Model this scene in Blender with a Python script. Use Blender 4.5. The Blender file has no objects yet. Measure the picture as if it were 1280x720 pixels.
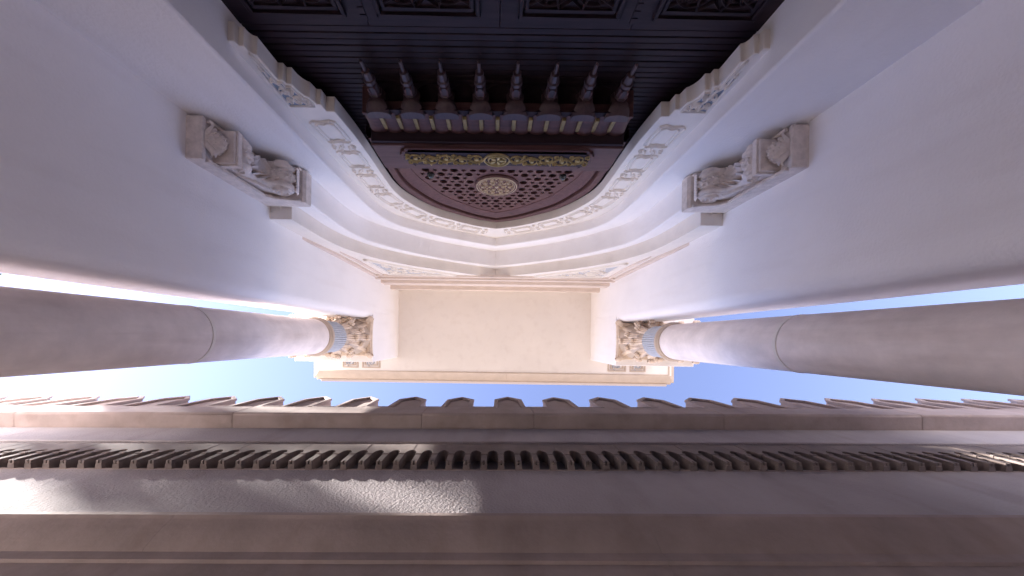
import bpy, bmesh, math, random
from mathutils import Matrix, Vector
R = math.radians
rnd = random.Random(7)
sc = bpy.context.scene
EYE = 1.6                       # eye height; all z below are metres above the eye until the last lines
# ------------------------------------------------------------------ camera, sky, sun, exposure
cd = bpy.data.cameras.new('camera'); cam = bpy.data.objects.new('camera', cd)
sc.collection.objects.link(cam); sc.camera = cam
cd.sensor_width = 36; cd.lens = 12.0; cd.clip_start = .02; cd.clip_end = 3000
cd.shift_x = 22/1280; cd.shift_y = 64/1280
cam.location = (0, 0, EYE); cam.rotation_euler = (math.pi, 0, R(-.85))
SUN_E, SUN_A = R(30), R(9.4)     # elevation; azimuth turned from -X towards -Y
w = bpy.data.worlds.new('World'); sc.world = w; w.use_nodes = True
nt = w.node_tree; bg = nt.nodes['Background']
sky = nt.nodes.new('ShaderNodeTexSky'); sky.sky_type = 'NISHITA'; sky.sun_disc = False
sky.sun_elevation = SUN_E; sky.sun_rotation = R(270) - SUN_A
sky.air_density = 1.0; sky.dust_density = .06; sky.ozone_density = 2.0
tn = nt.nodes.new('ShaderNodeMix'); tn.data_type = 'RGBA'; tn.blend_type = 'MULTIPLY'; tn.inputs[0].default_value = 1
tn.inputs[7].default_value = (1.30, 1, 1.06, 1)             # one even tint over the whole sky
nt.links.new(sky.outputs[0], tn.inputs[6]); nt.links.new(tn.outputs[2], bg.inputs[0]); bg.inputs[1].default_value = .055
sd = bpy.data.lights.new('sun', 'SUN'); sd.energy = 5.0; sd.angle = R(.53); sd.color = (1, .95, .90)
sun = bpy.data.objects.new('sun', sd); sc.collection.objects.link(sun)
S2 = Vector((-math.cos(SUN_E)*math.cos(SUN_A), -math.cos(SUN_E)*math.sin(SUN_A), math.sin(SUN_E)))
sun.rotation_euler = S2.to_track_quat('Z', 'Y').to_euler(); sun.location = (-30, -10, 30)
vs = sc.view_settings; vs.view_transform = 'Standard'; vs.look = 'None'; vs.gamma = 1; vs.use_curve_mapping = False
vs.exposure = 3.1
sc.cycles.use_denoising = True; sc.cycles.diffuse_bounces = 8; sc.cycles.max_bounces = 14

# ------------------------------------------------------------------ materials
def mat(name, col, rough=.8, var=.12, vscale=3.0, bump=.15, bscale=90, metal=0, grain=None, spec=.3, dirt=0, bdist=.006, tint=None):
    m = bpy.data.materials.new(name); m.use_nodes = True
    n = m.node_tree.nodes; l = m.node_tree.links; b = n['Principled BSDF']
    b.inputs['Roughness'].default_value = rough; b.inputs['Metallic'].default_value = metal
    b.inputs['Specular IOR Level'].default_value = spec
    g = n.new('ShaderNodeNewGeometry')
    mp = n.new('ShaderNodeMapping'); l.new(g.outputs['Position'], mp.inputs['Vector'])
    if grain: mp.inputs['Scale'].default_value = grain
    t = n.new('ShaderNodeTexNoise'); t.inputs['Scale'].default_value = vscale; t.inputs['Detail'].default_value = 8
    t.inputs['Roughness'].default_value = .62
    l.new(mp.outputs[0], t.inputs['Vector'])
    r = n.new('ShaderNodeValToRGB'); r.color_ramp.elements[0].position = .3; r.color_ramp.elements[1].position = .72
    lo = [c*(1-var) for c in col]
    if tint: lo = [c*(1-var)*k for c, k in zip(col, tint)]
    r.color_ramp.elements[0].color = (*lo, 1); r.color_ramp.elements[1].color = (*[min(1, c*(1+var*.5)) for c in col], 1)
    l.new(t.outputs['Fac'], r.inputs[0]); out = r.outputs[0]
    if dirt:                                             # rain streaks and blotches with their own shape
        t3 = n.new('ShaderNodeTexNoise'); t3.inputs['Scale'].default_value = 1.0; t3.inputs['Detail'].default_value = 6
        m3 = n.new('ShaderNodeMapping'); m3.inputs['Scale'].default_value = (7, 7, 1.2)
        l.new(g.outputs['Position'], m3.inputs['Vector']); l.new(m3.outputs[0], t3.inputs['Vector'])
        r3 = n.new('ShaderNodeValToRGB'); r3.color_ramp.elements[0].position = .52; r3.color_ramp.elements[1].position = .75
        l.new(t3.outputs['Fac'], r3.inputs[0])
        mx = n.new('ShaderNodeMix'); mx.data_type = 'RGBA'; mx.blend_type = 'MULTIPLY'
        mu = n.new('ShaderNodeMath'); mu.operation = 'MULTIPLY'; mu.inputs[1].default_value = dirt
        l.new(r3.outputs[0], mu.inputs[0]); l.new(mu.outputs[0], mx.inputs[0])
        l.new(out, mx.inputs[6]); mx.inputs[7].default_value = (.55, .47, .42, 1); out = mx.outputs[2]
    l.new(out, b.inputs['Base Color'])
    if bump:
        t2 = n.new('ShaderNodeTexNoise'); t2.inputs['Scale'].default_value = bscale; t2.inputs['Detail'].default_value = 4
        l.new(mp.outputs[0], t2.inputs['Vector'])
        bp = n.new('ShaderNodeBump'); bp.inputs['Strength'].default_value = bump; bp.inputs['Distance'].default_value = bdist
        l.new(t2.outputs['Fac'], bp.inputs['Height']); l.new(bp.outputs[0], b.inputs['Normal'])
    return m
PLASTER = mat('white_plaster', (.86, .84, .85), .9, .06, 1.1, .5, 70, dirt=.09)
CEIL = mat('cream_plaster', (.80, .755, .725), .9, .06, .9, .35, 75, dirt=.12)
TRIM = mat('pinkish_limestone', (.70, .60, .54), .8, .08, 5, .18, 70, dirt=.12)
STONE = mat('cream_limestone', (.52, .43, .36), .8, .10, 5, .2, 60, dirt=.12)
PALE = mat('pale_limestone', (.80, .75, .70), .8, .06, 5, .18, 70, dirt=.10)
CARVE = mat('carved_stone', (.74, .66, .61), .85, .20, 22, .35, 110, bdist=.006)
SHAFT = mat('column_stone', (.84, .76, .73), .5, .16, 5, .12, 60, dirt=.35)
BLUE2 = mat('slate_blue_paint', (.27, .33, .42), .8, .12, 20, .2, 60)
GREYP = mat('grey_plaster', (.50, .51, .54), .85, .12, 20, .2, 60)
BLUE = mat('blue_grey_paint', (.45, .475, .525), .75, .12, 20, .2, 60)
WOOD = mat('dark_stained_wood', (.036, .022, .028), .5, .4, 3.0, .06, 14, grain=(1.2, 14, 14), spec=.18)
WOODR = mat('red_brown_wood', (.115, .055, .054), .5, .35, 3.0, .06, 14, grain=(1.2, 14, 14), spec=.3)
WOODP = mat('pendant_wood', (.070, .040, .044), .42, .3, 3.0, .06, 14, grain=(14, 14, 1.2), spec=.4)
GOLD = mat('gilding', (.50, .39, .19), .42, .25, 30, .2, 80, metal=.35)
GOLDD = mat('dull_gilding', (.34, .26, .13), .6, .25, 30, .2, 80, metal=.2)
GOLDF = mat('faded_gilding', (.50, .40, .29), .5, .3, 30, .2, 80, metal=.1)
VOID = mat('dark_cavity_wood', (.012, .008, .010), .8, .2, 6, 0)
WSTUC = mat('rough_wall_stucco', (.38, .34, .345), .92, .12, 2.6, .8, 88, dirt=.3, bdist=.006)
WSTONE = mat('weathered_brown_stone', (.34, .27, .25), .85, .22, 4, .3, 50, dirt=.3)
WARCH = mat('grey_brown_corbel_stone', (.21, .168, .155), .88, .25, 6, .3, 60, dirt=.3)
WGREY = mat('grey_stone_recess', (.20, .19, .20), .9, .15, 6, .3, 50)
PAVE = mat('pale_paving', (.82, .77, .73), .8, .10, 2, .2, 30)
EARTH = mat('garden_ground', (.21, .175, .145), .95, .2, .8, .3, 12)
BARK = mat('bark', (.13, .09, .06), .9, .3, 9, .6, 18)
LEAF = mat('palm_leaf', (.06, .10, .03), .6, .3, 6, .1, 20)
LENS = mat('lamp_glass', (.04, .045, .045), .2, .1, 6, 0, spec=.5)

# ------------------------------------------------------------------ builders
C = sc.collection
def thing(name, label, cat, loc=(0, 0, -EYE), group=None):
    o = bpy.data.objects.new(name, None); C.objects.link(o); o.location = loc; o.empty_display_size = .2
    o['label'] = label; o['category'] = cat
    o['kind'] = 'thing'
    if group: o['group'] = group
    return o
def wloc(p):
    v = Vector((0, 0, 0))
    while p: v = v + p.location; p = p.parent
    return v
class MB:
    def __init__(s): s.v = []; s.f = []
    def add(s, vs, fs):
        o = len(s.v); s.v += [tuple(v) for v in vs]; s.f += [tuple(i+o for i in f) for f in fs]; return s
    def box(s, x0, x1, y0, y1, z0, z1):
        return s.add([(x, y, z) for z in (z0, z1) for y in (y0, y1) for x in (x0, x1)],
                     [(0, 2, 3, 1), (4, 5, 7, 6), (0, 1, 5, 4), (2, 6, 7, 3), (0, 4, 6, 2), (1, 3, 7, 5)])
    def prism(s, poly, y0, y1):                            # polygon in (x,z), thick along y
        n = len(poly); vs = [(x, y0, z) for x, z in poly]+[(x, y1, z) for x, z in poly]
        return s.add(vs, [tuple(range(n)), tuple(range(2*n-1, n-1, -1))]+[(i, i+n, (i+1) % n+n, (i+1) % n) for i in range(n)])
    def prismx(s, poly, x0, x1):                           # polygon in (y,z), long along x
        n = len(poly); vs = [(x0, y, z) for y, z in poly]+[(x1, y, z) for y, z in poly]
        return s.add(vs, [tuple(range(n)), tuple(range(2*n-1, n-1, -1))]+[(i, i+n, (i+1) % n+n, (i+1) % n) for i in range(n)])
    def prismz(s, poly, z0, z1):
        n = len(poly); vs = [(x, y, z0) for x, y in poly]+[(x, y, z1) for x, y in poly]
        return s.add(vs, [tuple(range(n)), tuple(range(2*n-1, n-1, -1))]+[(i, i+n, (i+1) % n+n, (i+1) % n) for i in range(n)])
    def lathe(s, prof, c=(0, 0), n=24, a0=0, a1=None, cap=True):
        full = a1 is None
        if full: a1 = a0+2*math.pi
        k = n if full else n+1
        vs = []
        for r, z in prof:
            for i in range(k):
                a = a0+(a1-a0)*i/n; vs.append((c[0]+r*math.cos(a), c[1]+r*math.sin(a), z))
        fs = []
        for j in range(len(prof)-1):
            for i in range(n):
                i2 = (i+1) % k
                fs.append((j*k+i, j*k+i2, (j+1)*k+i2, (j+1)*k+i))
        if cap:
            fs += [tuple(range(k-1, -1, -1)), tuple((len(prof)-1)*k+i for i in range(k))]
        return s.add(vs, fs)
    def loft(s, rings, closed=True, caps=True):
        n = len(rings[0]); vs = [p for r in rings for p in r]; fs = []
        for j in range(len(rings)-1):
            for i in range(n if closed else n-1):
                fs.append((j*n+i, j*n+(i+1) % n, (j+1)*n+(i+1) % n, (j+1)*n+i))
        if caps: fs += [tuple(range(n-1, -1, -1)), tuple((len(rings)-1)*n+i for i in range(n))]
        return s.add(vs, fs)
    def ribbon(s, pts, wd, h, mp, closed=False, taper=False):
        """raised half-round strap along a 2-D line; mp(a,b,h) gives the 3-D point at height h above the surface"""
        n = len(pts); rings = []
        for i, (a, b) in enumerate(pts):
            p0 = pts[(i-1) % n if closed else max(i-1, 0)]; p1 = pts[(i+1) % n if closed else min(i+1, n-1)]
            dx, dy = p1[0]-p0[0], p1[1]-p0[1]; L = math.hypot(dx, dy) or 1
            nx, ny = -dy/L, dx/L; k = 1
            if taper: k = .25+.75*min(1, 3*min(i, n-1-i)/max(1, n-1))
            q = wd*k/2
            rings.append([mp(a+nx*q, b+ny*q, -.002), mp(a+nx*q*.6, b+ny*q*.6, h*.8), mp(a, b, h), mp(a-nx*q*.6, b-ny*q*.6, h*.8), mp(a-nx*q, b-ny*q, -.002)])
        if closed: rings.append(rings[0])
        return s.loft(rings, closed=False, caps=False)
    def blob(s, a, b, ra, rb, ang, h, mp, n=8):
        ca, sa = math.cos(ang), math.sin(ang)
        def q(k, t): u, v = ra*k*math.cos(t), rb*k*math.sin(t); return (a+u*ca-v*sa, b+u*sa+v*ca)
        rings = [[mp(*q(k, 2*math.pi*i/n), hh) for i in range(n)] for k, hh in ((1, -.002), (.8, h*.75), (.35, h))]
        return s.loft(rings, caps=False).add([mp(a, b, h)]+rings[2], [(0, 1+i, 1+(i+1) % n) for i in range(n)])
    def build(s, name, material, parent=None, bevel=0, smooth=35, seg=1, kind=None):
        xs = [v[0] for v in s.v]; ys = [v[1] for v in s.v]; zs = [v[2] for v in s.v]
        c = Vector(((min(xs)+max(xs))/2, (min(ys)+max(ys))/2, min(zs)))
        me = bpy.data.meshes.new(name); me.from_pydata([(v[0]-c.x, v[1]-c.y, v[2]-c.z) for v in s.v], [], s.f)
        bm = bmesh.new(); bm.from_mesh(me); bmesh.ops.remove_doubles(bm, verts=bm.verts, dist=1e-5)
        bmesh.ops.recalc_face_normals(bm, faces=bm.faces); bm.to_mesh(me); bm.free()
        me.materials.append(material)
        if smooth:
            for p in me.polygons: p.use_smooth = True
            me.set_sharp_from_angle(angle=R(smooth))
        o = bpy.data.objects.new(name, me); C.objects.link(o)
        if parent: o.parent = parent
        o.location = c - (wloc(parent) if parent else Vector((0, 0, 0)))
        if bevel:
            b = o.modifiers.new('bevel', 'BEVEL'); b.width = bevel; b.segments = seg; b.limit_method = 'ANGLE'; b.angle_limit = R(45)
            b.harden_normals = False
        if kind: o['kind'] = kind
        return o
def put(src, world, parent, rz=0, scale=None):             # a repeat of a part sharing its mesh
    o = src.copy(); C.objects.link(o); o.parent = parent
    o.location = Vector(world)-wloc(parent); o.rotation_euler.z = rz
    if scale: o.scale = scale
    return o
def spline(pts, n=8):                                      # Catmull-Rom through points
    out = []
    P = [pts[0]]+list(pts)+[pts[-1]]
    for i in range(1, len(P)-2):
        for k in range(n):
            t = k/n; t2, t3 = t*t, t*t*t
            out.append(tuple(.5*(2*P[i][d]+(P[i+1][d]-P[i-1][d])*t+(2*P[i-1][d]-5*P[i][d]+4*P[i+1][d]-P[i+2][d])*t2
                             + (3*P[i][d]-P[i-1][d]-3*P[i+1][d]+P[i+2][d])*t3) for d in range(2)))
    out.append(tuple(pts[-1])); return out
def spiral(a, b, r0, r1, t0, turns, n=18):
    return [(a+(r0+(r1-r0)*i/n)*math.cos(t0+turns*2*math.pi*i/n), b+(r0+(r1-r0)*i/n)*math.sin(t0+turns*2*math.pi*i/n)) for i in range(n+1)]
onY = lambda Y, sgn=1: (lambda a, b, h: (a, Y+sgn*h, b))    # relief on a wall that faces +Y
def vine(mb, x0, x1, zc, amp, mp, wd, h, n, rich=1):
    """running scroll: waving stem with spirals and leaves"""
    L = (x1-x0)/n
    stem = [(x0+(x1-x0)*i/(n*14), zc+amp*.45*math.sin(math.pi*i/14)) for i in range(n*14+1)]
    mb.ribbon(stem, wd, h, mp)
    for k in range(n):
        cx = x0+(k+.5)*L; sg = 1 if k % 2 == 0 else -1
        mb.ribbon(spiral(cx, zc-sg*amp*.15, amp*.78, amp*.10, sg*math.pi*.5, sg*1.6, 26), wd*.9, h, mp, taper=True)
        mb.blob(cx, zc-sg*amp*.15, amp*.2, amp*.2, 0, h*1.3, mp)
        for q in range(2*rich):
            an = rnd.uniform(0, 6.28); rr = amp*rnd.uniform(.5, .95)
            mb.blob(cx+rr*1.1*math.cos(an), zc+rr*math.sin(an), amp*.22, amp*.085, an+rnd.uniform(-.6, .6), h*1.15, mp, 6)
        for s2 in (-1, 1):
            mb.ribbon(spiral(cx+L*.5, zc+s2*amp*.55, amp*.32, amp*.06, -s2*1.2, s2*1.2, 12), wd*.7, h*.9, mp, taper=True)

# ------------------------------------------------------------------ ground
def sheet(x0, x1, y0, y1, z, name, material, label):
    o = MB().add([(x0, y0, z), (x1, y0, z), (x1, y1, z), (x0, y1, z)], [(0, 1, 2, 3)]).build(name, material, smooth=0)
    o['kind'] = 'structure'; o['label'] = label
sheet(-400, 400, -400, 400, -EYE-.004, 'ground', EARTH, 'dry sandy garden ground outside the court')
sheet(-13, 13, -14, .85, -EYE, 'paving', PAVE, 'pale stone paving of the court in front of the portal')

# ------------------------------------------------------------------ portal building
H = 7.0; CX = 1.97
Y0, Y1, YB, YC, YC2, YW = -1.016, -1.16, -1.405, -1.53, -1.635, -1.70
B = thing('portal_building', 'white plastered portal building with nested pointed arches and a cream porch ceiling', 'building', (0, -1.2, -EYE))
hood = [(1.78, 2.97), (1.785, 3.3), (1.78, 3.6), (1.745, 3.85), (1.665, 4.1), (1.51, 4.41), (1.195, 4.775), (.80, 5.08), (.40, 5.36), (0, 5.634)]
ord2 = [(1.63, 2.95), (1.635, 3.3), (1.63, 3.68), (1.58, 4.0), (1.465, 4.235), (1.177, 4.612), (.815, 4.95), (.40, 5.225), (0, 5.45)]
arch2 = [(1.415, -1.59), (1.41, 1.6), (1.405, 2.6), (1.395, 3.3), (1.385, 3.64), (1.355, 3.93), (1.265, 4.20), (1.117, 4.40), (.768, 4.70), (.37, 4.955), (0, 5.172)]
arch3 = [(1.109, 2.320), (1.085, 2.6), (1.078, 2.9), (1.078, 3.25), (1.065, 3.58), (.985, 3.866), (.79, 4.21), (.531, 4.44), (.285, 4.615), (0, 4.735)]
sp_h, sp_2, sp_a2, sp_3 = spline(hood), spline(ord2), [arch2[0]]+spline(arch2[1:]), spline(arch3)
def half(curve, outer, top, zb, sgn):                      # half of a wall plate beside an arch
    return [(sgn*x, z) for x, z in curve]+[(0, top), (sgn*outer, top), (sgn*outer, zb)]
for s in (-1, 1):
    MB().prism(half(sp_h, CX+.05, H+.05, 2.97, s*.9995), Y1+.001, Y0).build('hood_arch', PALE, B)
def whole(curve, outer, top, zb):
    return curve+[(-x, z) for x, z in reversed(curve[:-1])]+[(-outer, zb), (-outer, top), (outer, top), (outer, zb)]
MB().prism(whole(sp_2, CX+.05, H+.05, 2.95), YB-.1, Y1).build('order_arch', PLASTER, B, .012, seg=2)
MB().prism(whole(sp_a2, CX+.9, H+.05, -1.6), -1.9, YB).build('facade_wall', PLASTER, B, .014, seg=2)
# carved archivolt that stands on a corbelled impost
corb = [(1.408, 1.774), (1.377, 1.774), (1.375, 1.804), (1.348, 1.804), (1.348, 1.820), (1.345, 1.838), (1.338, 1.852), (1.328, 1.859), (1.318, 1.861), (1.316, 2.038), (1.286, 2.038),
        (1.285, 2.071), (1.254, 2.071), (1.253, 2.10), (1.248, 2.131), (1.236, 2.160), (1.220, 2.180), (1.206, 2.189), (1.196, 2.250), (1.168, 2.250), (1.165, 2.320)]
ARC = {}
ARC[1] = ARC[-1] = MB().prism(whole(corb+sp_3, 1.55, 5.35, 1.775), YC2, YC).build('archivolt', PALE, B, .004)
# carving on the archivolt face: cartouches and leaf clusters along the arch
def arcmap(path, s, Y):
    cum = [0]
    for i in range(1, len(path)): cum.append(cum[-1]+math.dist(path[i], path[i-1]))
    def f(a, b, h):
        a = max(0, min(cum[-1]-1e-6, a)); i = 0
        while cum[i+1] <= a: i += 1
        t = (a-cum[i])/(cum[i+1]-cum[i]); p, q = path[i], path[i+1]
        i0, i1 = max(0, i-2), min(len(path)-1, i+3)
        dx, dz = path[i1][0]-path[i0][0], path[i1][1]-path[i0][1]; L = math.hypot(dx, dz)
        x, z = p[0]+(q[0]-p[0])*t+b*dz/L, p[1]+(q[1]-p[1])*t-b*dx/L
        return (s*x, Y+h, z)
    return f, cum[-1]
for s in (-1, 1):
    f, L = arcmap(sp_3, s, YC)
    a = .10; n = 7; st = (L-.14)/n
    for k in range(n):
        m = MB(); a0 = a+k*st; a1 = a0+st*.60
        for (o, b0, b1) in ((0, .055, .245), (.028, .085, .215)):
            pts = [(a0+o, b0), (a1-o, b0), (a1-o+.02, b0+.03), (a1-o+.005, (b0+b1)/2), (a1-o+.02, b1-.03), (a1-o, b1), (a0+o, b1), (a0+o-.02, b1-.03), (a0+o-.005, (b0+b1)/2), (a0+o-.02, b0+.03)]
            fine = []
            for i in range(len(pts)):
                p, q = pts[i], pts[(i+1) % len(pts)]; kk = max(1, int(math.dist(p, q)/.05))
                fine += [(p[0]+(q[0]-p[0])*j/kk, p[1]+(q[1]-p[1])*j/kk) for j in range(kk)]
            m.ribbon(fine, .012, .015, f, closed=True)
        m.build('cartouche', PALE, ARC[s])
        m = MB(); ac = a1+st*.2
        for q in range(9):
            an = q*2.4; rr = .020*math.sqrt(q)
            m.blob(ac+rr*math.cos(an)*.8, .15+rr*1.5*math.sin(an), .012, .007, an, .016, f, 6)
        for s2 in (-1, 1):
            m.ribbon(spiral(ac, .15+s2*.075, .026, .008, 0, s2*1.2, 10), .008, .014, f, taper=True)
        m.build('leaf_cluster', PALE, ARC[s])
    # blue panel with white scrolls beside the corbels
    inner = [(1.349, 1.845), (1.335, 1.90), (1.332, 2.052), (1.302, 2.055), (1.300, 2.088), (1.268, 2.09), (1.264, 2.14), (1.245, 2.18), (1.222, 2.205), (1.212, 2.262)]
    outer = [(1.378, 2.262), (1.372, 1.96)]
    pan = MB().prism([(s*x, z) for x, z in inner+outer], YC-.01, YC+.002).build('blue_panel', BLUE2, ARC[s], smooth=0)
    m = MB(); mp = lambda a, b, h, s=s: (s*a, YC+.002+h, b)
    bord = inner+outer
    m.ribbon([p for i in range(len(bord)) for p in [(bord[i][0]+(bord[(i+1) % len(bord)][0]-bord[i][0])*t/4, bord[i][1]+(bord[(i+1) % len(bord)][1]-bord[i][1])*t/4) for t in range(4)]], .009, .012, mp, closed=True)
    for (cx, cz, r, d) in ((1.285, 2.205, .048, 1), (1.33, 2.125, .034, -1), (1.353, 2.03, .017, 1), (1.354, 1.945, .014, -1), (1.237, 2.235, .020, -1), (1.345, 2.205, .026, 1), (1.29, 2.13, .022, 1)):
        m.ribbon(spiral(cx, cz, r, r*.15, rnd.uniform(0, 6), d*1.5, 22), .0085, .016, mp, taper=True)
        m.blob(cx, cz, r*.22, r*.22, 0, .016, mp)
        for q in range(2):
            an = q*3.1+rnd.random(); m.blob(cx+r*.9*math.cos(an), cz+r*.9*math.sin(an), r*.40, r*.14, an+.7, .015, mp, 6)
    m.ribbon(spline([(1.355, 1.87), (1.35, 1.95), (1.353, 2.03), (1.32, 2.09), (1.315, 2.16), (1.24, 2.24)], 5), .012, .013, mp)
    m.build('scroll_carving', PALE, pan)
# spandrel decoration above the hood arch
for s in (-1, 1):
    mp = lambda a, b, h, s=s: (s*a, Y0+h, b)
    tri = [(1.70, 4.42), (1.68, 5.38), (.62, 5.41), (.80, 5.27), (1.10, 5.03), (1.40, 4.76), (1.58, 4.56)]
    sp = MB().prism([(s*x, z) for x, z in tri], Y0-.01, Y0+.004).build('spandrel_panel', GREYP, B, smooth=0)
    m = MB(); n = len(tri)
    def edge(k, off): return [(tri[i % n][0], tri[i % n][1]) for i in range(n)]
    m.ribbon([(tri[i][0]+(tri[(i+1) % n][0]-tri[i][0])*t/5, tri[i][1]+(tri[(i+1) % n][1]-tri[i][1])*t/5) for i in range(n) for t in range(5)], .05, .03, mp, closed=True)
    m.build('panel_frame', PALE, sp)
    m = MB()
    for k in range(46):
        t = rnd.random(); cx = .85+.78*rnd.random()**.8; lo = 5.45-.72*cx+.20 if cx < 1.4 else 4.55; cz = rnd.uniform(max(4.5, 5.93-.80*cx), 5.33)
        r = rnd.uniform(.03, .07)
        if cx > 1.62 or cz < 5.86-.80*cx+.05: continue
        m.ribbon(spiral(cx, cz, r, r*.2, rnd.uniform(0, 6), rnd.choice((-1, 1))*1.3, 14), .018, .022, mp, taper=True)
        m.blob(cx, cz, r*.3, r*.3, 0, .026, mp, 6)
    m.build('scroll_carving', PALE, sp)
    for x0, x1, y1, zt, za, zb_ in ((1.912, 1.972, .034, 5.60, 3.45, 4.2), (1.80, 1.85, .020, 5.60, 4.05, 4.5)):        # upright mouldings in the corner
        MB().prism([(s*x1, za), (s*x1, zt), (s*x0, zt), (s*x0, zb_)], Y0-.02, Y0+y1).build('frame_moulding', TRIM, B, .006)
for z0, z1, pr in ((5.47, 5.53, .028), (5.60, 5.69, .050), (5.88, 6.10, .075), (6.42, 6.53, .10)):
    MB().box(-CX-.02, CX+.02, Y0-.02, Y0+pr, z0, z1).build('cornice_band', TRIM, B, .008)
m = MB(); rp = [(.40, 0), (.39, .014), (.30, .016), (.28, .022), (.12, .024), (.10, .03), (.02, .032)]
m.lathe(rp, n=24, a0=0, a1=math.pi)
m.v = [(x, Y0+z-.005, y*.60+5.662) for x, y, z in m.v]; m.build('rosette', PALE, B)
# piers, impost blocks, ceiling
for s in (-1, 1):
    r = .10; pts = []
    xa, xb, ya, yb = CX, 2.74, -1.5, -.315
    pts = [(xa, ya)]+[(xa+r-r*math.cos(t*math.pi/12), yb-r+r*math.sin(t*math.pi/12)) for t in range(7)]+[(xb-r+r*math.sin(t*math.pi/12), yb-r+r*math.cos(t*math.pi/12)) for t in range(7)]+[(xb, ya)]
    MB().prismz([(s*x, y) for x, y in pts], -1.6, H+.04).build('pier', PLASTER, B)
    MB().box(s*(CX-.001), s*3.24, -.42, .400, 5.535, H+.03).build('impost_block', PLASTER, B, .008)
    # little end block of the hood with its bolt
    m = MB().lathe([(.016, 0), (.016, -.008), (.011, -.013)], (s*1.875, Y1+.035), 10)
    m.v = [(x, y, z+2.97) for x, y, z in m.v]; m.build('bolt', PALE, B)
MB().box(-3.64, 3.64, -1.3, .70, H, H+.35).build('ceiling', CEIL, B, smooth=0)
# cornice round the porch roof, in stones
prof = [(.675, H+.02), (.675, H-.012), (.70, H-.012), (.73, H+.03), (.80, H+.085), (.859, H+.12), (.859, H+.36), (.92, H+.36), (.945, H+.52), (.945, H+.60), (.985, H+.66), (1.013, H+.73), (1.013, H+1.0), (.675, H+1.0)]
EX = 2.895                                                  # the side run stands this much further out than the front run
cuts = [-4.2, -2.95, -1.55, -.27, .26, 1.35, 2.6, 4.2]
for i in range(len(cuts)-1):
    a, b = cuts[i]+.001, cuts[i+1]-.001
    if i == 0 or i == len(cuts)-2:
        s = -1 if i == 0 else 1; inn = b if i == 0 else a
        r0 = [(inn, y, z) for y, z in prof]; r1 = [(s*(y+EX), y, z) for y, z in prof]
        MB().loft([r0, r1]).build('cornice_stone', STONE, B)
        rb = [(s*(y+EX), -1.6, z) for y, z in prof]
        MB().loft([r1, rb]).build('cornice_stone', STONE, B)
    else:
        MB().prismx(prof, a, b).build('cornice_stone', STONE, B)
MB().box(-3.5, 3.5, -5.0, .65, H+.36, H+1.05).build('roof', PLASTER, B)
# small carved panels of the soffit
for s in (-1, 1):
    for x0, x1 in ((2.33, 2.70), (2.78, 3.10)):
        m = MB(); y0, y1 = .05, .625
        for e in (0, .05):
            m.box(s*(x0+e), s*(x0+e+.025), y0+e, y1-e, H-.022, H+.01); m.box(s*(x1-e-.025), s*(x1-e), y0+e, y1-e, H-.022, H+.01)
            m.box(s*(x0+e+.025), s*(x1-e-.025), y1-e-.025, y1-e, H-.022, H+.01)
        p = m.build('soffit_panel', STONE, B)
        m = MB(); mp = lambda a, b, h: (a, b, H-h)
        for q in range(14):
            m.blob(s*rnd.uniform(x0+.1, x1-.1), rnd.uniform(y0+.1, y1-.12), .05, .022, rnd.uniform(0, 3), .035, mp, 6)
        for q in range(3):
            m.ribbon(spiral(s*(x0+x1)/2, .15+.18*q, .09, .02, q, 1.4, 18), .025, .03, mp)
        m.build('leaf_carving', BLUE, p)
MB().box(-2.87, 2.87, -5.0, -1.88, -1.6, H+.4).build('rear_wall', PLASTER, B, smooth=0)

# ------------------------------------------------------------------ wooden screen in the arch
K = 1.1333
D = thing('wooden_portal_screen', 'dark carved wooden screen with pendants and gilded frieze filling the pointed arch', 'screen', (0, YW, -EYE))
zb = 1.862; ph = .0425; proto = None; nP = 66
for i in range(nP):
    z = zb+i*ph
    if proto is None:
        proto = MB().box(-1.43, 1.43, YW-.03, YW, z+.0022, z+ph-.0022).build('plank', WOOD, D, .003); base = Vector((0, YW-.015, z+.0022))
    else:
        hw = 1.0 if z < 3.6 else max(.02, (5.05-z)/1.45)
        put(proto, (0, YW-.015+rnd.uniform(-.002, .002), z+.0022), D, scale=(hw, 1, 1))
MB().box(-1.43, 1.43, YW-.06, YW-.034, 1.86, 4.9).build('backing_board', VOID, D, smooth=0)
# rail with sunk panels under the planks
for i, (a, b) in enumerate(((-1.43, -.71), (-.705, 0), (.005, .71), (.715, 1.43))):
    MB().box(a, b+.0035, YW-.05, YW+.004, .2, zb-.002).build('rail_board', WOOD, D, .003)
for (a, b) in ((-1.30, -.80), (-.635, -.10), (.10, .625), (.80, 1.33)):
    zt = 1.795; fr = MB(); w_ = .022
    for e, hh in ((0, .026), (.03, .016)):
        fr.box(a+e, b-e, YW, YW+hh, zt-e-w_, zt-e); fr.box(a+e, a+e+w_, YW, YW+hh, .8, zt-e-w_); fr.box(b-e-w_, b-e, YW, YW+hh, .8, zt-e-w_)
    fr = fr.build('panel_frame', WOOD, D, .004)
    m = MB(); mp = onY(YW+.004); cx = (a+b)/2; wd = (b-a)
    for s in (-1, 1):
        for rr in (.105, .078):
            m.ribbon([(cx+s*wd*.21+rr*math.cos(t*.2618), 1.60+rr*1.15*math.sin(t*.2618)) for t in range(24)], .014, .016, mp, closed=True)
        m.ribbon([(cx+s*wd*.40, 1.72), (cx+s*wd*.2, 1.66), (cx, 1.55), (cx-s*wd*.2, 1.44)], .016, .017, mp)
        m.ribbon([(cx+s*.0, 1.69), (cx+s*.06, 1.74), (cx+s*wd*.21, 1.58)], .014, .017, mp)
        m.ribbon(spiral(cx+s*wd*.30, 1.66, .05, .012, 1, s*1.2, 16), .012, .016, mp)
    m.build('strapwork', WOOD, fr)
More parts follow.
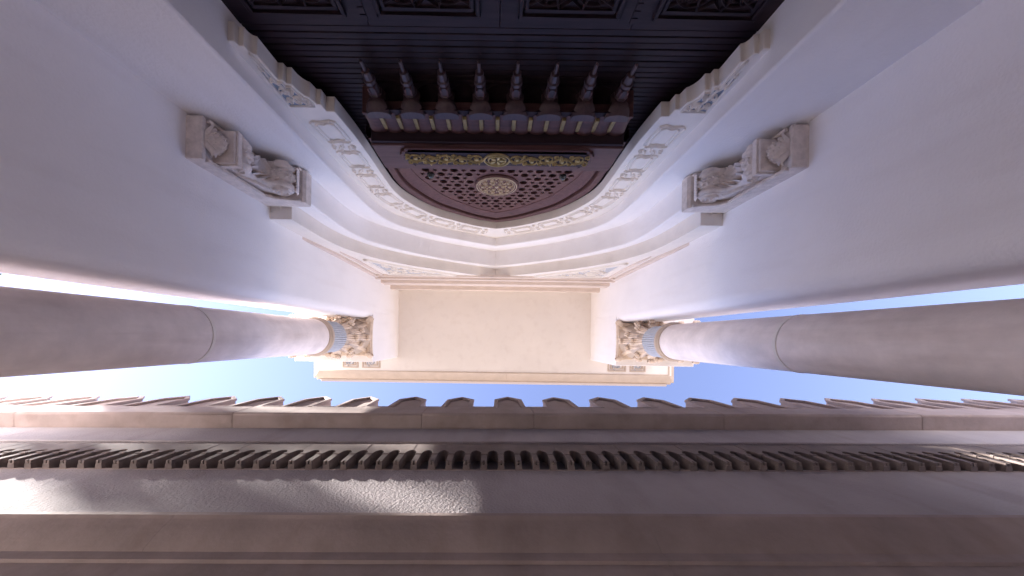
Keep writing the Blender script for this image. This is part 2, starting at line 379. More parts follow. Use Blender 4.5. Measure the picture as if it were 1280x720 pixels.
for x in (-.715, .71):                                     # little inlaid ladder beside the panels
    m = MB()
    for q in range(7): m.box(x-.016+.03*(x < 0)*0, x+.016, YW, YW+.010, 1.55+q*.04, 1.583+q*.04)
    m.build('inlay_strip', WOOD, D)
def W(x, y, z): return (x*K, y*K, z*K)
def wood(mb, name, material, parent=D, **kw):
    mb.v = [W(*v) for v in mb.v]; return mb.build(name, material, parent, **kw)
SX = .2026; zs_ = 2.0
# soffit with round cells between the pendants
for i in range(-4, 4):
    c = (i+.5+.0)*SX if False else (i)*SX+SX*0
cells = [(-3+i)*SX for i in range(7)]
for cx in cells+[-4*SX, 4*SX]:
    hw = SX/2 if abs(cx) < 3.5*SX else .0
    x0, x1 = cx-SX/2, cx+SX/2
    if cx < -3.5*SX: x0 = -.808
    if cx > 3.5*SX: x1 = .808
    full = abs(cx) < 3.5*SX
    if not full:
        wood(MB().box(min(x0, x1), max(x0, x1), -1.495, -1.335, zs_+.03, zs_+.05), 'cell_soffit', WOODR, bevel=.003); continue
    n = 32; r = .076; cy = -1.413; ya, yb = -1.495, -1.335; m = MB(); ring0, ring1 = [], []
    for k in range(n):
        t = 2*math.pi*k/n; dx, dy = math.cos(t), math.sin(t)
        ring0.append((cx+r*dx, cy+r*dy, zs_))
        tt = min(abs((SX/2)/dx) if dx else 9, abs(((yb-cy) if dy > 0 else (cy-ya))/dy) if abs(dy) > 1e-9 else 9)
        ring1.append((cx+tt*dx, cy+tt*dy, zs_))
    dome = [[(cx+r*math.cos(2*math.pi*k/n)*math.cos(e), cy+r*math.sin(2*math.pi*k/n)*math.cos(e), zs_+.17*math.sin(e)) for k in range(n)] for e in (0, .35, .7, 1.05, 1.4)]
    m.loft([ring1, ring0], caps=False); m.loft(dome, caps=False); m.add(dome[-1], [tuple(range(n))])
    wood(m, 'pendant_cell', WOOD)
pend = None
for i in range(8):
    px = (-3.5+i)*SX
    if pend is None:
        m = MB().lathe([(.004, 1.747), (.009, 1.752), (.011, 1.812), (.023, 1.817), (.026, 1.864), (.034, 1.868), (.034, 1.890), (.021, 1.894), (.021, 1.902), (.030, 1.905), (.034, 1.958), (.041, 1.962), (.041, 1.972), (.020, 1.976), (.020, 1.994), (.050, 1.998), (.054, 2.008)], (px, -1.42), 8, a0=math.pi/8)
        pend = wood(m, 'pendant', WOODP, smooth=20); base = pend.location.copy(); prt = []
        m = MB()                                           # shell console in front of the drop
        rings = []
        for q in range(7):
            e = q/6; y = -1.385+.06*e; wd = .044+.026*math.sin(e*1.5); zz = 1.985+.05*(1-math.cos(e*1.57))
            rings.append([(px+wd*math.cos(t*math.pi/8), y+.012*math.sin(t*math.pi/8)*0, zz-.030*math.sin(t*math.pi/8)*(.5+e*.5)) for t in range(9)]+[(px-wd, y, zz+.03), (px+wd, y, zz+.03)])
        m.loft(rings); prt.append(wood(m, 'shell_console', WOODP, pend))
        for dx in (-.017, .017):
            prt.append(wood(MB().box(px+dx-.004, px+dx+.004, -1.42+.020, -1.42+.036, 1.905, 1.955), 'fillet', WOODR, pend))
        m = MB().lathe([(.010, 0), (.022, .012), (.010, .03)], (px, -1.382), 8); m.v = [(x, y, z+1.972) for x, y, z in m.v]
        prt.append(wood(m, 'bead', WOODR, pend))
    else:
        o = pend.copy(); C.objects.link(o); o.parent = D; o.location = base+Vector(((px+3.5*SX)*K, 0, 0))
        for c in prt: d = c.copy(); C.objects.link(d); d.parent = o
# scalloped band with gilded strips
lob = None
for i in range(16):
    cx = (-7.5+i)*.1007
    if lob is None:
        rings = []
        for q in range(5):
            z = 2.05+.14*q/4; y = -1.352+.022*(q/4)**1.5+.004*(q % 2)
            rings.append([(cx-.0503+.1006*t/10, y+.016*math.sin(math.pi*t/10)**.7, z-.014*math.sin(math.pi*t/10)*(q == 0)) for t in range(11)]+[(cx+.0503, -1.42, z), (cx-.0503, -1.42, z)])
        lob = wood(MB().loft(rings), 'scallop', WOODR); b0 = lob.location.copy()
    else:
        o = lob.copy(); C.objects.link(o); o.location = b0+Vector(((cx+7.5*.1007)*K, 0, 0))
for i in range(15):
    cx = (i-7)*.1007
    if i == 0: gs = wood(MB().prism([(cx-.012, 2.062), (cx+.012, 2.062), (cx+.012, 2.172), (cx-.012, 2.172)], -1.36, -1.325), 'gilded_strip', GOLDD, bevel=.003); b0 = gs.location.copy()
    else:
        o = gs.copy(); C.objects.link(o); o.location = b0+Vector(((cx+7*.1007)*K, 0, 0))
wood(MB().box(-.812, .812, -1.47, -1.262, 2.192, 2.215), 'cornice_soffit', WOOD, bevel=.003)
wood(MB().box(-.820, .820, -1.49, -1.25, 2.2165, 2.52), 'frieze', WOODR, bevel=.006)
fz = [o for o in D.children if o.name.startswith('frieze')][0]
tab = [(-.60, 2.272), (.60, 2.272)]
def lobed(o=0):
    P = [(.585, 2.268+o)]
    for k, (x, z) in enumerate(((.612, 2.285), (.640, 2.31), (.655, 2.345), (.655, 2.41), (.640, 2.445), (.612, 2.47))): P += [(x-o, z), (x-.012-o, z+.012*(1 if k > 2 else 1))]
    P += [(.585, 2.487-o)]
    return [(x, z-.052) for x, z in P+[(-x, z) for x, z in reversed(P)]]
tb = wood(MB().prism(lobed(), -1.252, -1.228), 'tablet', WOODR, fz, bevel=.004)
wood(MB().prism(lobed(.028), -1.235, -1.222), 'raised_field', WOOD, tb, bevel=.004)
m = MB(); mp = onY(-1.222)
for s in (-1, 1):
    vine(m, s*.085, s*.60, 2.322, .072, mp, .0075, .012, 5)
for k in (0, 1):
    m.ribbon([(.085*math.cos(t*.2618)*(1-.3*k), 2.322+.075*math.sin(t*.2618)*(1-.3*k)) for t in range(24)], .012, .014, mp, closed=True)
for q in range(5): m.blob(.03*math.cos(q*1.257), 2.319+.03*math.sin(q*1.257), .024, .012, q*1.257, .018, mp, 6)
wood(m, 'gilded_scrollwork', GOLD, fz)
# tympanum: frame following the arch, pierced lattice, medallion
def tprof(d, n=None):
    P = [(max(0, x*(1-d/1.08)), z-d*1.12*min(1, max(0, (z-3.0)/.9))) for x, z in sp_3 if z > 2.70]
    P = [(P[0][0], 2.75)]+P
    return P+[(-x, z) for x, z in reversed(P[:-1])]
def band(ds, name, material, parent):
    m = MB(); rings = []
    for d, y in ds: rings.append([(x, y, z) for x, z in tprof(d)])
    m.loft(rings, closed=False, caps=False); return m.build(name, material, parent)
ty = band([(.035, YW+.005), (.035, -1.612), (.043, -1.604), (.098, -1.604), (.104, -1.612), (.104, -1.67)], 'tympanum_frame', WOODR, D)
band([(.105, -1.66), (.112, -1.640), (.132, -1.628), (.152, -1.640), (.185, -1.662), (.215, -1.668), (.226, -1.655), (.238, -1.655), (.244, -1.69)], 'cove_moulding', WOODR, ty)
MR, MZ, MRr = 0, 3.67, .235
bm = bmesh.new()
def loop(pts):
    vs_ = [bm.verts.new((x, 0, z)) for x, z in pts]
    return [bm.edges.new((vs_[i], vs_[(i+1) % len(vs_)])) for i in range(len(vs_))]
lp = tprof(.238); lp = [lp[i] for i in range(0, len(lp), 2)] + ([lp[-1]] if len(lp) % 2 == 0 else [])
edges = loop(lp)
def inside(x, z, poly):
    c = False
    for i in range(len(poly)):
        (x1, z1), (x2, z2) = poly[i], poly[i-1]
        if (z1 > z) != (z2 > z) and x < (x2-x1)*(z-z1)/(z2-z1)+x1: c = not c
    return c
def dmin(x, z, poly):
    best = 9
    for i in range(len(poly)):
        (x1, z1), (x2, z2) = poly[i], poly[i-1]; L2 = (x2-x1)**2+(z2-z1)**2
        t = max(0, min(1, ((x-x1)*(x2-x1)+(z-z1)*(z2-z1))/L2)); best = min(best, math.hypot(x-x1-t*(x2-x1), z-z1-t*(z2-z1)))
    return best
a_ = .094
for j in range(-1, 24):
    for i in range(-12, 13):
        x = (i+(j % 2)*.5)*a_; z = 2.80+j*a_*.866
        typ = (i-(j//2)+(2 if j % 2 else 0)*1 + j) % 3
        q = (2*i+(j % 2)-j)//2 if False else (i - (j - (j % 2))//2 - (j % 2)*0 + 2*j) % 3
        r = {0: .040, 1: .033, 2: .033}[q]
        if not inside(x, z, lp) or dmin(x, z, lp) < r+.008 or math.hypot(x-MR, z-MZ) < MRr+r+.006: continue
        if q == 0: pts = [(x+r*math.cos(math.pi*k/5), z+r*math.sin(math.pi*k/5)) for k in range(10)]
        elif q == 1: pts = [(x+(r if k % 2 == 0 else r*.45)*math.cos(math.pi*k/5+math.pi/2), z+(r if k % 2 == 0 else r*.45)*math.sin(math.pi*k/5+math.pi/2)) for k in range(10)]
        else: pts = [(x+r*1.0*math.cos(math.pi*k/3+.5), z+r*.78*math.sin(math.pi*k/3+.5)) for k in range(6)]
        edges += loop(pts)
bmesh.ops.triangle_fill(bm, edges=edges, use_beauty=True, use_dissolve=False)
me = bpy.data.meshes.new('lattice'); bm.to_mesh(me); bm.free(); me.materials.append(WOODR)
la = bpy.data.objects.new('lattice', me); C.objects.link(la); la.parent = D; la.location = Vector((0, -1.672, 0))-wloc(D)
so = la.modifiers.new('thick', 'SOLIDIFY'); so.thickness = .022; so.offset = 0
m = MB().lathe([(.01, 0), (.232, 0), (.238, .02), (.228, .034), (.216, .026), (.208, .036), (.198, .026), (.01, .028)], n=48)
m.v = [(x, -1.668+z, MZ+y) for x, y, z in m.v]; md = m.build('medallion', WOODR, D)
m = MB(); mp = onY(-1.641)
for rr, wd in ((.212, .016), (.192, .010)): m.ribbon([(rr*math.cos(t*.131), MZ+rr*math.sin(t*.131)) for t in range(48)], wd, .010, mp, closed=True)
for ringr, n, r in ((.145, 10, .036), (.072, 6, .030)):
    for k in range(n):
        t = 2*math.pi*k/n; cx, cz = ringr*math.cos(t), MZ+ringr*math.sin(t)
        m.ribbon(spiral(cx, cz, r, r*.15, t+1, (1 if k % 2 else -1)*1.5, 16), .009, .012, mp, taper=True)
        m.blob(cx, cz, r*.35, r*.35, 0, .014, mp, 6)
        m.blob(.108*math.cos(t+.3), MZ+.108*math.sin(t+.3), .018, .008, t, .013, mp, 6); m.blob(.178*math.cos(t+.3), MZ+.178*math.sin(t+.3), .014, .007, t+1.57, .013, mp, 6)
m.blob(0, MZ, .025, .025, 0, .016, mp)
m.build('gilded_arabesque', GOLDF, md)
for s in (-1, 1):                                          # small lamps set in the lattice
    m = MB().lathe([(.034, 0), (.036, .02), (.03, .03), (.022, .042), (.008, .047)], n=16)
    m.v = [(x+s*.665, -1.66+z, y+3.44) for x, y, z in m.v]; m.build('lamp', LENS, D)

# ------------------------------------------------------------------ console brackets on the piers
def console(s):
    T = thing('console_bracket', 'carved stone scroll bracket with leaf and pine cone carrying the arch springing', 'bracket', (s*CX, -1.25, 2.15), 'carved consoles under the arch')
    X = lambda u: s*(CX-u)
    ya, yb = -1.39, -1.115; yc = (ya+yb)/2; hw = (yb-ya)/2
    def px(poly, y0, y1): return MB().prism([(X(u), z) for u, z in poly], y0, y1)
    px([(-.01, 2.157), (.105, 2.157), (.105, 2.185), (.085, 2.20), (.085, 2.76), (.12, 2.80), (.355, 2.84), (.375, 2.86), (.375, 2.944), (-.01, 2.944)], ya, yb).build('back_plate', CARVE, T, .006)
    m = MB()
    for y in (ya-.002, yb-.02): m.prism([(X(u), z) for u, z in ((.086, 2.20), (.115, 2.20), (.12, 2.73), (.17, 2.775), (.345, 2.81), (.35, 2.838), (.12, 2.80), (.086, 2.76))], y, y+.022)
    m.build('frame_moulding', CARVE, T, .004)
    bl = MB().box(min(X(.08), X(.235)), max(X(.08), X(.235)), ya+.018, yb-.018, 2.285, 2.325)
    bl.box(min(X(.08), X(.222)), max(X(.08), X(.222)), ya+.03, yb-.03, 2.268, 2.286); bl.build('block', CARVE, T, .005)
    # S scroll
    path = []
    for t in range(17): a = math.pi*.9-t*math.pi*1.25/16; path.append((.165+.062*math.cos(a-math.pi*.55), 2.385+.062*math.sin(a-math.pi*.55), .062))
    cl = [(.20, 2.33), (.225, 2.365), (.215, 2.41), (.175, 2.455), (.155, 2.52), (.17, 2.58), (.215, 2.625), (.275, 2.645), (.325, 2.675), (.340, 2.725), (.315, 2.77), (.26, 2.785)]
    cl = spline(cl, 4); n = len(cl)
    def strip(y0, y1, lift, depth, name, mt, wob=0):
        rings = []
        for i, (u, z) in enumerate(cl):
            p, q = cl[max(0, i-1)], cl[min(n-1, i+1)]; dx, dz = q[0]-p[0], q[1]-p[1]; L = math.hypot(dx, dz); nx, nz = dz/L, -dx/L
            k = 9; ring = []
            for j in range(k+1):
                e = j/k; hh = lift*math.sin(math.pi*e)**.6+wob*(1 if (i+j) % 2 else -1)*(0 < j < k)
                ring.append((X(u+nx*hh), y0+(y1-y0)*e, z+nz*hh))
            ring += [(X(u-nx*depth), y1, z-nz*depth), (X(u-nx*depth), y0, z-nz*depth)]
            rings.append(ring)
        return MB().loft(rings).build(name, mt, T)
    strip(ya+.045, ya+.093, .022, .04, 'scroll_roll', CARVE); strip(yb-.093, yb-.045, .022, .04, 'scroll_roll', CARVE)
    sb = strip(ya+.098, yb-.098, .026, .04, 'scale_band', CARVE)
    m = MB()
    for i in range(1, n-1, 2):
        (u, z), p, q = cl[i], cl[i-1], cl[i+1]; dx, dz = q[0]-p[0], q[1]-p[1]; L = math.hypot(dx, dz); tx, tz = dx/L, dz/L; nx, nz = tz, -tx
        for j in range(3):
            yy = yc+(j-1)*.026+(.013 if (i//2) % 2 else 0)*(1 if j < 2 else -1)*.6; b_ = .022
            P = lambda a, w_, h_: (X(u+tx*a+nx*(b_+h_)), yy+w_, z+tz*a+nz*(b_+h_))
            m.add([P(-.014, 0, 0), P(0, -.012, 0), P(.014, 0, .002), P(0, .012, 0), P(.006, 0, .014)], [(0, 1, 4), (1, 2, 4), (2, 3, 4), (3, 0, 4)])
    m.build('scales', CARVE, sb, smooth=0, kind='stuff')
    for (u, z, r) in ((.185, 2.365, .052), (.268, 2.715, .078)):
        m = MB().lathe([(r*.3, 0), (r, 0), (r, hw*2-.076), (r*.3, hw*2-.076)], n=26)
        m.v = [(X(u)+x, ya+.038+zz, z+y) for x, y, zz in m.v]; vo = m.build('volute', CARVE, T, .004)
        for side in (0, 1):
            m = MB()
            mp = (lambda a, b, h: (X(u)+a, yb-.038+h, z+b)) if side == 0 else (lambda a, b, h: (X(u)+a, ya+.038-h, z+b))
            m.ribbon(spiral(0, 0, r*.92, r*.12, s*.5, s*2.3, 44), r*.17, .018, mp); m.blob(0, 0, r*.18, r*.18, 0, .024, mp)
            m.build('volute_spiral', CARVE, vo)
    # side leaf field
    m = MB(); mp = lambda a, b, h: (X(a), yb-.042+h, b)
    px([(.084, 2.33)]+[(u-.012, z) for u, z in cl[:-3]]+[(.30, 2.79), (.084, 2.77)], ya+.042, yb-.042).build('scroll_core', CARVE, T)
    for q in range(9): m.blob(.105+.010*q, 2.45+.024*q, .034, .010, .3+.06*q, .018, mp, 6)
    m.build('side_leaf', CARVE, T)
    # acanthus leaf over the hollow of the scroll
    m = MB()
    def uf(z):
        best = min(cl, key=lambda p: abs(p[1]-z)+(.2 if p[1] > 2.66 else 0)); return best[0]
    for q in range(9):
        an = R(-64+16*q); Lf = (.13, .16, .19, .215, .225, .215, .19, .16, .13)[q]
        rings = []
        for i in range(9):
            e = i/8; zz = 2.66-Lf*e*math.cos(an)*1.05; yy = yc+Lf*e*math.sin(an)*.62; yy = max(ya+.032, min(yb-.032, yy))
            u0 = uf(zz)+.030+.030*e**3; wd = (.021*math.sin(math.pi*min(.96, .15+e*.82))+.002)*(1 if i % 2 else .82)
            rings.append([(X(u0-.03), yy-wd, zz), (X(u0-.004), yy-wd*.55, zz), (X(u0+.022), yy, zz), (X(u0-.004), yy+wd*.55, zz), (X(u0-.03), yy+wd, zz)])
        m.loft(rings, closed=False, caps=False)
    m.build('acanthus_leaf', CARVE, T)
    # top curl behind the volute
    m = MB()
    for q in range(9):
        y = ya+.05+q*(hw*2-.10)/8
        m2 = [[(X(.335+.03*math.sin(e*1.5)), y-.013, 2.80-.08*e), (X(.352+.03*math.sin(e*1.5)), y, 2.80-.08*e), (X(.335+.03*math.sin(e*1.5)), y+.013, 2.80-.08*e)] for e in (0, .3, .6, 1)]
        m.loft(m2, closed=False, caps=False)
    m.build('fringe', CARVE, T)
    # pine cone with leaves under the block
    m = MB(); mp = lambda a, b, h: (X(.112+h+(b-2.19)*.55), yc+a, b)
    rings = []
    for i in range(8):
        e = i/7; r = .075*math.sin(math.pi*(.06+.88*e))**.8
        rings.append([(X(.10+.085*math.sin(math.pi*(.1+.8*e))*math.sin(math.pi*t/12)*1.0+.02*e), yc+r*math.cos(math.pi*t/12), 2.185+.095*e) for t in range(13)])
    cone = MB().loft(rings, closed=False, caps=False).build('pine_cone', CARVE, T)
    m = MB()
    for i in range(1, 7):
        for t in range(1, 12, 2):
            p = rings[i][t if i % 2 else min(12, t+1)]
            m.add([(p[0], p[1]-.009, p[2]), (p[0], p[1]+.009, p[2]), (p[0], p[1], p[2]+.010), (p[0], p[1], p[2]-.010), (p[0]-s*.016, p[1], p[2]-.004)], [(0, 2, 4), (2, 1, 4), (1, 3, 4), (3, 0, 4)])
    m.build('cone_scales', CARVE, cone, smooth=0, kind='stuff')
    m = MB()
    for q in range(7):
        an = R(-78+26*q); rr = []
        for i in range(6):
            e = i/5; yy = yc+(.03+.085*e)*math.sin(an); zz = 2.172+.085*e*math.cos(an)+.004; uu = .108+.045*math.sin(e*2.4)
            wd = .020*math.sin(math.pi*min(.95, .2+.75*e))+.002
            rr.append([(X(uu-.012), yy-wd, zz), (X(uu), yy, zz), (X(uu-.012), yy+wd, zz)])
        m.loft(rr, closed=False, caps=False)
    m.build('cone_leaves', CARVE, cone)
    return T
for s in (-1, 1): console(s)

# ------------------------------------------------------------------ columns
def leafmesh(h, wd, curl, name='leaf'):
    """leaf standing on the bell, tip rolled outwards; local +X points away from the column axis"""
    mb = MB(); rings = []; N = 18
    for i in range(N+1):
        e = i/N
        if e < .45: t = e/.45; x = .006+.052*t**2.2; z = h*.86*t; nx, nz = 1, -.3*t
        else:
            a = (e-.45)/.55*math.pi*1.75; x = .058+curl*(1-math.cos(a)); z = h*.86+curl*math.sin(a); nx, nz = -math.cos(a), math.sin(a)
        ww = wd*(.70+.30*math.sin(math.pi*min(1, e*1.1)))*(1 if i % 2 == 0 or e > .5 else .88)
        if e > .45: ww = wd*.88
        k = .010 if e < .45 else .006
        rings.append([(x-.014*nx, -ww, z-.014*nz), (x+k*nx*.5, -ww*.6, z+k*nz*.5), (x-.004*nx, -ww*.22, z-.004*nz), (x+k*nx, 0, z+k*nz), (x-.004*nx, ww*.22, z-.004*nz), (x+k*nx*.5, ww*.6, z+k*nz*.5), (x-.014*nx, ww, z-.014*nz)])
    mb.loft(rings, closed=False, caps=False); return mb
def column(cx, label, group, s):
    T = thing('column', label, 'column', (cx, 0, -EYE), group)
    def rad(z): return .197+.023*max(0, min(1, (z+1.6)/5.8))
    for z0, z1 in ((-1.25, .60), (.604, 2.495), (2.525, 4.245)):                 # two half shells per drum with an open joint
        for k in (0, 1):
            prof = [(rad(z0+(z1-z0)*i/8), z0+(z1-z0)*i/8) for i in range(9)]
            a0 = k*math.pi+.0025
            m = MB().lathe(prof, (cx, 0), 28, a0, a0+math.pi-.005); m.build('shaft_drum', SHAFT, T, .003)
    MB().lathe([(rad(0)-.012, -1.3), (rad(4)-.010, 4.3)], (cx, 0), 40).build('core', PALE, T)
    MB().lathe([(.19, 2.494), (.2165, 2.497), (.2175, 2.51), (.2165, 2.523), (.19, 2.526)], (cx, 0), 48).build('joint_ring', PALE, T)
    MB().lathe([(.20, 4.245), (.232, 4.25), (.240, 4.262), (.232, 4.275), (.228, 4.28), (.246, 4.295), (.250, 4.315), (.246, 4.335), (.21, 4.345)], (cx, 0), 48).build('astragal', STONE, T)
    m = MB(); n = 132; prof = []
    rings = []
    for z, r in ((4.34, .224), (4.36, .222), (4.72, .212), (4.755, .216), (4.77, .205)):
        rings.append([(cx+(r-(.010 if (k % 3 == 0) else 0))*math.cos(2*math.pi*k/n), (r-(.010 if (k % 3 == 0) else 0))*math.sin(2*math.pi*k/n), z) for k in range(n)])
    m.loft(rings).build('ribbed_neck', BLUE, T, smooth=20)
    bell = [(.195, 4.765), (.20, 4.9), (.205, 5.1), (.225, 5.3), (.275, 5.44), (.285, 5.46)]
    cap = MB().lathe(bell, (cx, 0), 32).build('capital', STONE, T)  # bell in darker stone than the leaves, tone standing in for shade between them
    # abacus with hollow sides
    a, pts = .302, []
    for k in range(4):
        pass
        for t in range(9):
            e = t/8; yv = -a+.008+(2*a-.016)*e; xv = a-.018*math.sin(math.pi*e)
            ca, sa = math.cos(k*math.pi/2), math.sin(k*math.pi/2); pts.append((cx+xv*ca-yv*sa, xv*sa+yv*ca))
    m = MB(); m.prismz(pts, 5.46, 5.492); m.prismz([(cx+(x-cx)*1.035, y*1.035) for x, y in pts], 5.496, 5.532)
    m.build('abacus', CARVE2, cap, .005)
    first = {}
    for row, (z, r, h, wd, cu, n, off) in enumerate(((4.77, .190, .20, .054, .030, 8, 0), (4.90, .185, .33, .050, .032, 8, math.pi/8), (5.14, .20, .25, .05, .030, 4, 0))):
        for k in range(n):
            a = off+2*math.pi*k/n
            if row not in LEAFM:
                o = leafmesh(h, wd, cu).build('leaf', CARVE2, cap); LEAFM[row] = o.data; C.objects.unlink(o); bpy.data.objects.remove(o)
            o = bpy.data.objects.new('leaf', LEAFM[row]); C.objects.link(o); o.parent = cap
            cxl = max(v.co.x for v in LEAFM[row].vertices)
            o.location = Vector((cx+(r+cxl)*math.cos(a), (r+cxl)*math.sin(a), z))-wloc(cap); o.rotation_euler.z = a
    for k in range(4):                                       # corner volutes
        a = math.pi/4+k*math.pi/2
        if 'v' not in LEAFM:
            m = MB(); sp_ = spiral(0, 0, .075, .012, 2.2, -1.7, 30)
            m.ribbon(sp_, .02, .032, lambda p, q, h: (p, h, q)); m.ribbon(sp_, .02, .032, lambda p, q, h: (p, -h, q))
            st = spline([(-.20, -.26), (-.15, -.10), (-.08, .02), (0, .075)], 5)
            m.ribbon(st, .024, .030, lambda p, q, h: (p, h, q)); m.ribbon(st, .024, .030, lambda p, q, h: (p, -h, q))
            o = m.build('volute', CARVE2, cap); LEAFM['v'] = o.data; bpy.data.objects.remove(o)
        o = bpy.data.objects.new('volute', LEAFM['v']); C.objects.link(o); o.parent = cap
        o.location = Vector((cx+.315*math.cos(a), .315*math.sin(a), 5.18))-wloc(cap); o.rotation_euler.z = a
    m = MB().lathe([(.30, -1.6), (.30, -1.5), (.285, -1.49), (.30, -1.44), (.285, -1.38), (.235, -1.35), (.24, -1.31), (.225, -1.26), (.20, -1.25)], (cx, 0), 40)
    m.build('base', SHAFT, T)
CARVE2 = mat('carved_cream_stone', (.72, .60, .50), .85, .18, 16, .25, 60)
LEAFM = {}
for s in (-1, 1):
    column(s*2.27, 'pale column with ribbed blue-grey neck and leafy capital at the edge of the passage', 'inner porch columns', s)
    column(s*2.925, 'pale column with leafy capital standing right behind its twin under the same block', 'outer porch columns', s)

# ------------------------------------------------------------------ crenellated wall
WS = .62                                                    # the wall is modelled at 1/WS of its real size and scaled down at the end of this part
G = thing('crenellated_wall', 'brown stone and stucco wall with merlons and a row of small corbel arches', 'wall', (0, 1.2, -EYE/WS))
XA, XB = -10.4, 10.4
ym, yu, ya, ys = .87, 1.046, 1.03, 1.104
def run(poly, name, material, cuts=None, bevel=.008):
    cuts = cuts or [XA, XB]
    for i in range(len(cuts)-1):
        MB().prismx(poly, cuts[i]+(.0007 if i else 0), cuts[i+1]-(.0007 if i < len(cuts)-2 else 0)).build(name, material, G, bevel)
run([(1.104, 2.133), (1.8, 2.133), (1.8, 2.90), (1.104, 2.90)], 'stucco_wall', WSTUC, bevel=0)
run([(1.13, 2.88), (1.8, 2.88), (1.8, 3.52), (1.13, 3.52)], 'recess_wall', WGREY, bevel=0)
run([(1.046, 3.485), (1.7, 3.485), (1.7, 3.99), (1.046, 3.99)], 'upper_stucco', WSTUC, bevel=.01)
run([(1.060, 3.33), (1.7, 3.33), (1.7, 3.50), (1.125, 3.50), (1.11, 3.44), (1.065, 3.40)], 'string_band', WSTONE, [XA, -3.7, 1.2, 5.6, XB])
run([(ym, 4.36), (ym, 4.01), (ym+.02, 3.99), (1.5, 3.99), (1.5, 4.36)], 'coping_stone', WSTONE, [XA, -5.6, -3.05, -.83, .48, 2.7, 5.02, 7.2, XB])
# moulded stone band below the stucco
run([(1.088, 2.135), (1.086, 2.10), (1.096, 2.088), (1.104, 2.075), (1.118, 2.03), (1.145, 1.975), (1.175, 1.925), (1.192, 1.905), (1.192, 1.838), (1.208, 1.830), (1.208, .9), (1.8, .9), (1.8, 2.135)], 'moulded_band', WSTONE, [XA, -4.4, -1.95, .95, 3.4, XB], 0)
run([(1.205, -EYE/WS), (1.8, -EYE/WS), (1.8, .899), (1.205, .899)], 'lower_wall', WSTUC, bevel=0)
# corbel arches
bay = .1475; nb = 35; hw = bay/2+.0012; ro = .051
zb2, zsp, zt2 = 2.875, 3.07, 3.335
def bayshape():
    m = MB(); px_ = hw-ro                                   # half width of the little pier
    arcR = [(hw-ro*math.cos(t*math.pi/16), zsp+.092*math.sin(t*math.pi/16)) for t in range(0, 9)]      # from pier side to crown
    poly = [(px_, zb2+.03)]+[(px_, zsp)]+arcR[1:]+[(hw, zt2), (-hw, zt2)]+[(-x, z) for x, z in reversed(arcR[1:])]+[(-px_, zsp), (-px_, zb2+.03)]
    m.prism(poly, ya, ys+.035)
    # foot: splayed underside with a small notch in front
    f0, f1 = px_, px_+.010
    top = [(-px_, ya), (px_, ya), (f1, ys+.02), (-f1, ys+.02)]
    m.box(-px_-.004, px_+.004, ya-.007, ys+.034, zsp-.02, zsp)
    m.box(-px_, -.006, ya+.001, ya+.028, zb2, zb2+.0295); m.box(.006, px_, ya+.001, ya+.028, zb2, zb2+.0295)
    m.prismz([(-px_, ya+.0285), (px_, ya+.0285), (f1, ys+.022), (-f1, ys+.022)], zb2-.004, zb2+.0295)
    return m
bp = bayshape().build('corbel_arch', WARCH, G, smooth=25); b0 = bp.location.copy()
for i in range(-nb, nb+1):
    if i == 0: bp.location = b0+Vector((.075, 0, 0)); continue
    o = bp.copy(); C.objects.link(o); o.location = b0+Vector((.075+i*bay+rnd.uniform(-.001, .001), rnd.uniform(-.0012, .0012), rnd.uniform(-.002, .002))); o.rotation_euler = (rnd.uniform(-.006, .006), rnd.uniform(-.003, .003), rnd.uniform(-.006, .006))
run([(ys-.004, 2.868), (ys+.03, 2.868), (ys+.03, 2.886), (ys-.004, 2.886)], 'sill_strip', WSTONE, bevel=.002)
# merlons
msp = .685; mw = .20
def merlon():
    m = MB().prism([(-mw, 4.362), (mw, 4.362), (mw-.012, 4.92), (0, 5.13), (-mw+.012, 4.92)], ym+.03, ym+.26)
    return m
def copingm():
    m = MB(); o = [(-mw-.006, 4.365), (-mw+.004, 4.935), (0, 5.16), (mw-.004, 4.935), (mw+.006, 4.365)]
    i_ = [(-mw+.05, 4.365), (-mw+.058, 4.90), (0, 5.08), (mw-.058, 4.90), (mw-.05, 4.365)]
    m.prism(o+i_[::-1], ym-.003, ym+.031); return m
off = .2135
mp0 = merlon().build('merlon', WSTONE, G, .008); cp0 = copingm().build('merlon_border', WSTONE, mp0, .005)
sl0 = MB().box(-(msp/2-mw)+msp/2, (msp/2-mw)+msp/2, ym-.003, ym+.27, 4.362, 4.40).build('crenel_sill', WSTONE, G, .006)
mb0, sb0 = mp0.location.copy(), sl0.location.copy()
for i in range(-15, 15):
    dx = off+i*msp
    if i == 0: mp0.location = mb0+Vector((dx, 0, 0)); sl0.location = sb0+Vector((dx, 0, 0)); continue
    o = mp0.copy(); C.objects.link(o); o.location = mb0+Vector((dx+rnd.uniform(-.006, .006), rnd.uniform(0, .006), rnd.uniform(-.006, .004))); o.rotation_euler = (0, rnd.uniform(-.008, .008), rnd.uniform(-.015, .015)); o.scale.z = rnd.uniform(.985, 1.015)
    o2 = cp0.copy(); C.objects.link(o2); o2.parent = o
    o3 = sl0.copy(); C.objects.link(o3); o3.location = sb0+Vector((dx, 0, 0))
G.rotation_euler.z = R(-.65); G.scale = (WS, WS, WS); G.location = (0, 1.2*WS, -EYE)

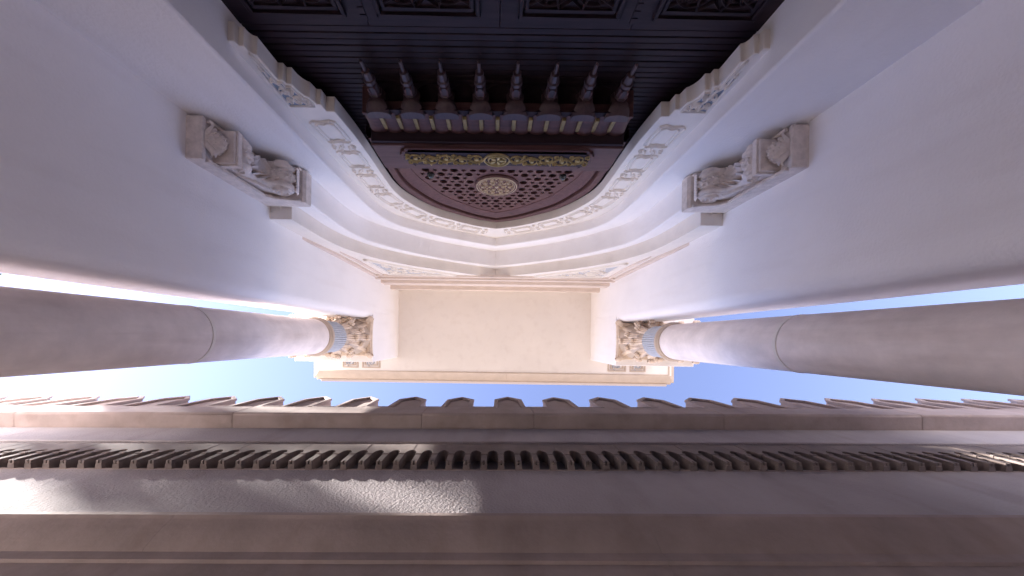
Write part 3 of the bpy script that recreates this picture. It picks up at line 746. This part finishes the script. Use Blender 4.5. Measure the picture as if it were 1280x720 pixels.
# ------------------------------------------------------------------ unseen tree, added so that its crown breaks up the sunlight on the wall
def tree(x, y, h, cr, n, label):
    T = thing('tree', label, 'tree', (x, y, -EYE)); q = random.Random(3)
    m = MB(); zc = h-cr
    rings = [[(x+(.30*(1-e*.7)+.12*(e < .03))*math.cos(t*math.pi/5)+.3*math.sin(e*4), y+(.30*(1-e*.7)+.12*(e < .03))*math.sin(t*math.pi/5)+.2*math.sin(e*3), -EYE+(zc+EYE)*e) for t in range(10)] for e in (0, .02, .15, .3, .5, .7, .85, 1)]
    m.loft(rings)
    tip = (x+.3*math.sin(4), y+.2*math.sin(3)); clumps = []
    for k in range(26):
        a = q.uniform(0, 6.28); el = q.uniform(-.5, 1.4); r = cr*q.uniform(.45, 1.0)
        p = (x+.2+r*math.cos(a)*math.cos(el), y+r*math.sin(a)*math.cos(el), zc+r*1.1*math.sin(el)+.3); clumps.append((p, cr*q.uniform(.22, .42)))
        st = (tip[0], tip[1], zc-q.uniform(.2, 2.4))
        m.loft([[(st[0]+(p[0]-st[0])*e+rr*math.cos(t*1.2566), st[1]+(p[1]-st[1])*e+rr*math.sin(t*1.2566), st[2]+(p[2]-st[2])*(e**.8)) for t in range(5)] for e, rr in ((0, .08), (.5, .05), (1, .015))])
    m.build('trunk', BARK, T)
    m = MB()
    for k in range(n):
        p, r = clumps[k % len(clumps)]
        d = Vector((q.gauss(0, 1), q.gauss(0, 1), q.gauss(0, .8))).normalized()*r*q.random()**.4
        c = Vector(p)+d; u = Vector((q.gauss(0, 1), q.gauss(0, 1), q.gauss(0, 1))).normalized(); v = u.orthogonal().normalized()
        L, wd = q.uniform(.09, .16), q.uniform(.05, .09)
        m.add([c-u*L, c+v*wd, c+u*L, c-v*wd], [(0, 1, 2, 3)])
    o = m.build('crown', LEAF, T, smooth=0)
tree(-20.6, -3.4, 12.7, 2.1, 2700, 'tall broadleaf tree out of view, added to dapple the sunlight on the wall')

# ------------------------------------------------------------------ raise everything from eye level to the ground
for o in C.objects:
    if o.parent is None and o.type in ('MESH', 'EMPTY'): o.location.z += EYE
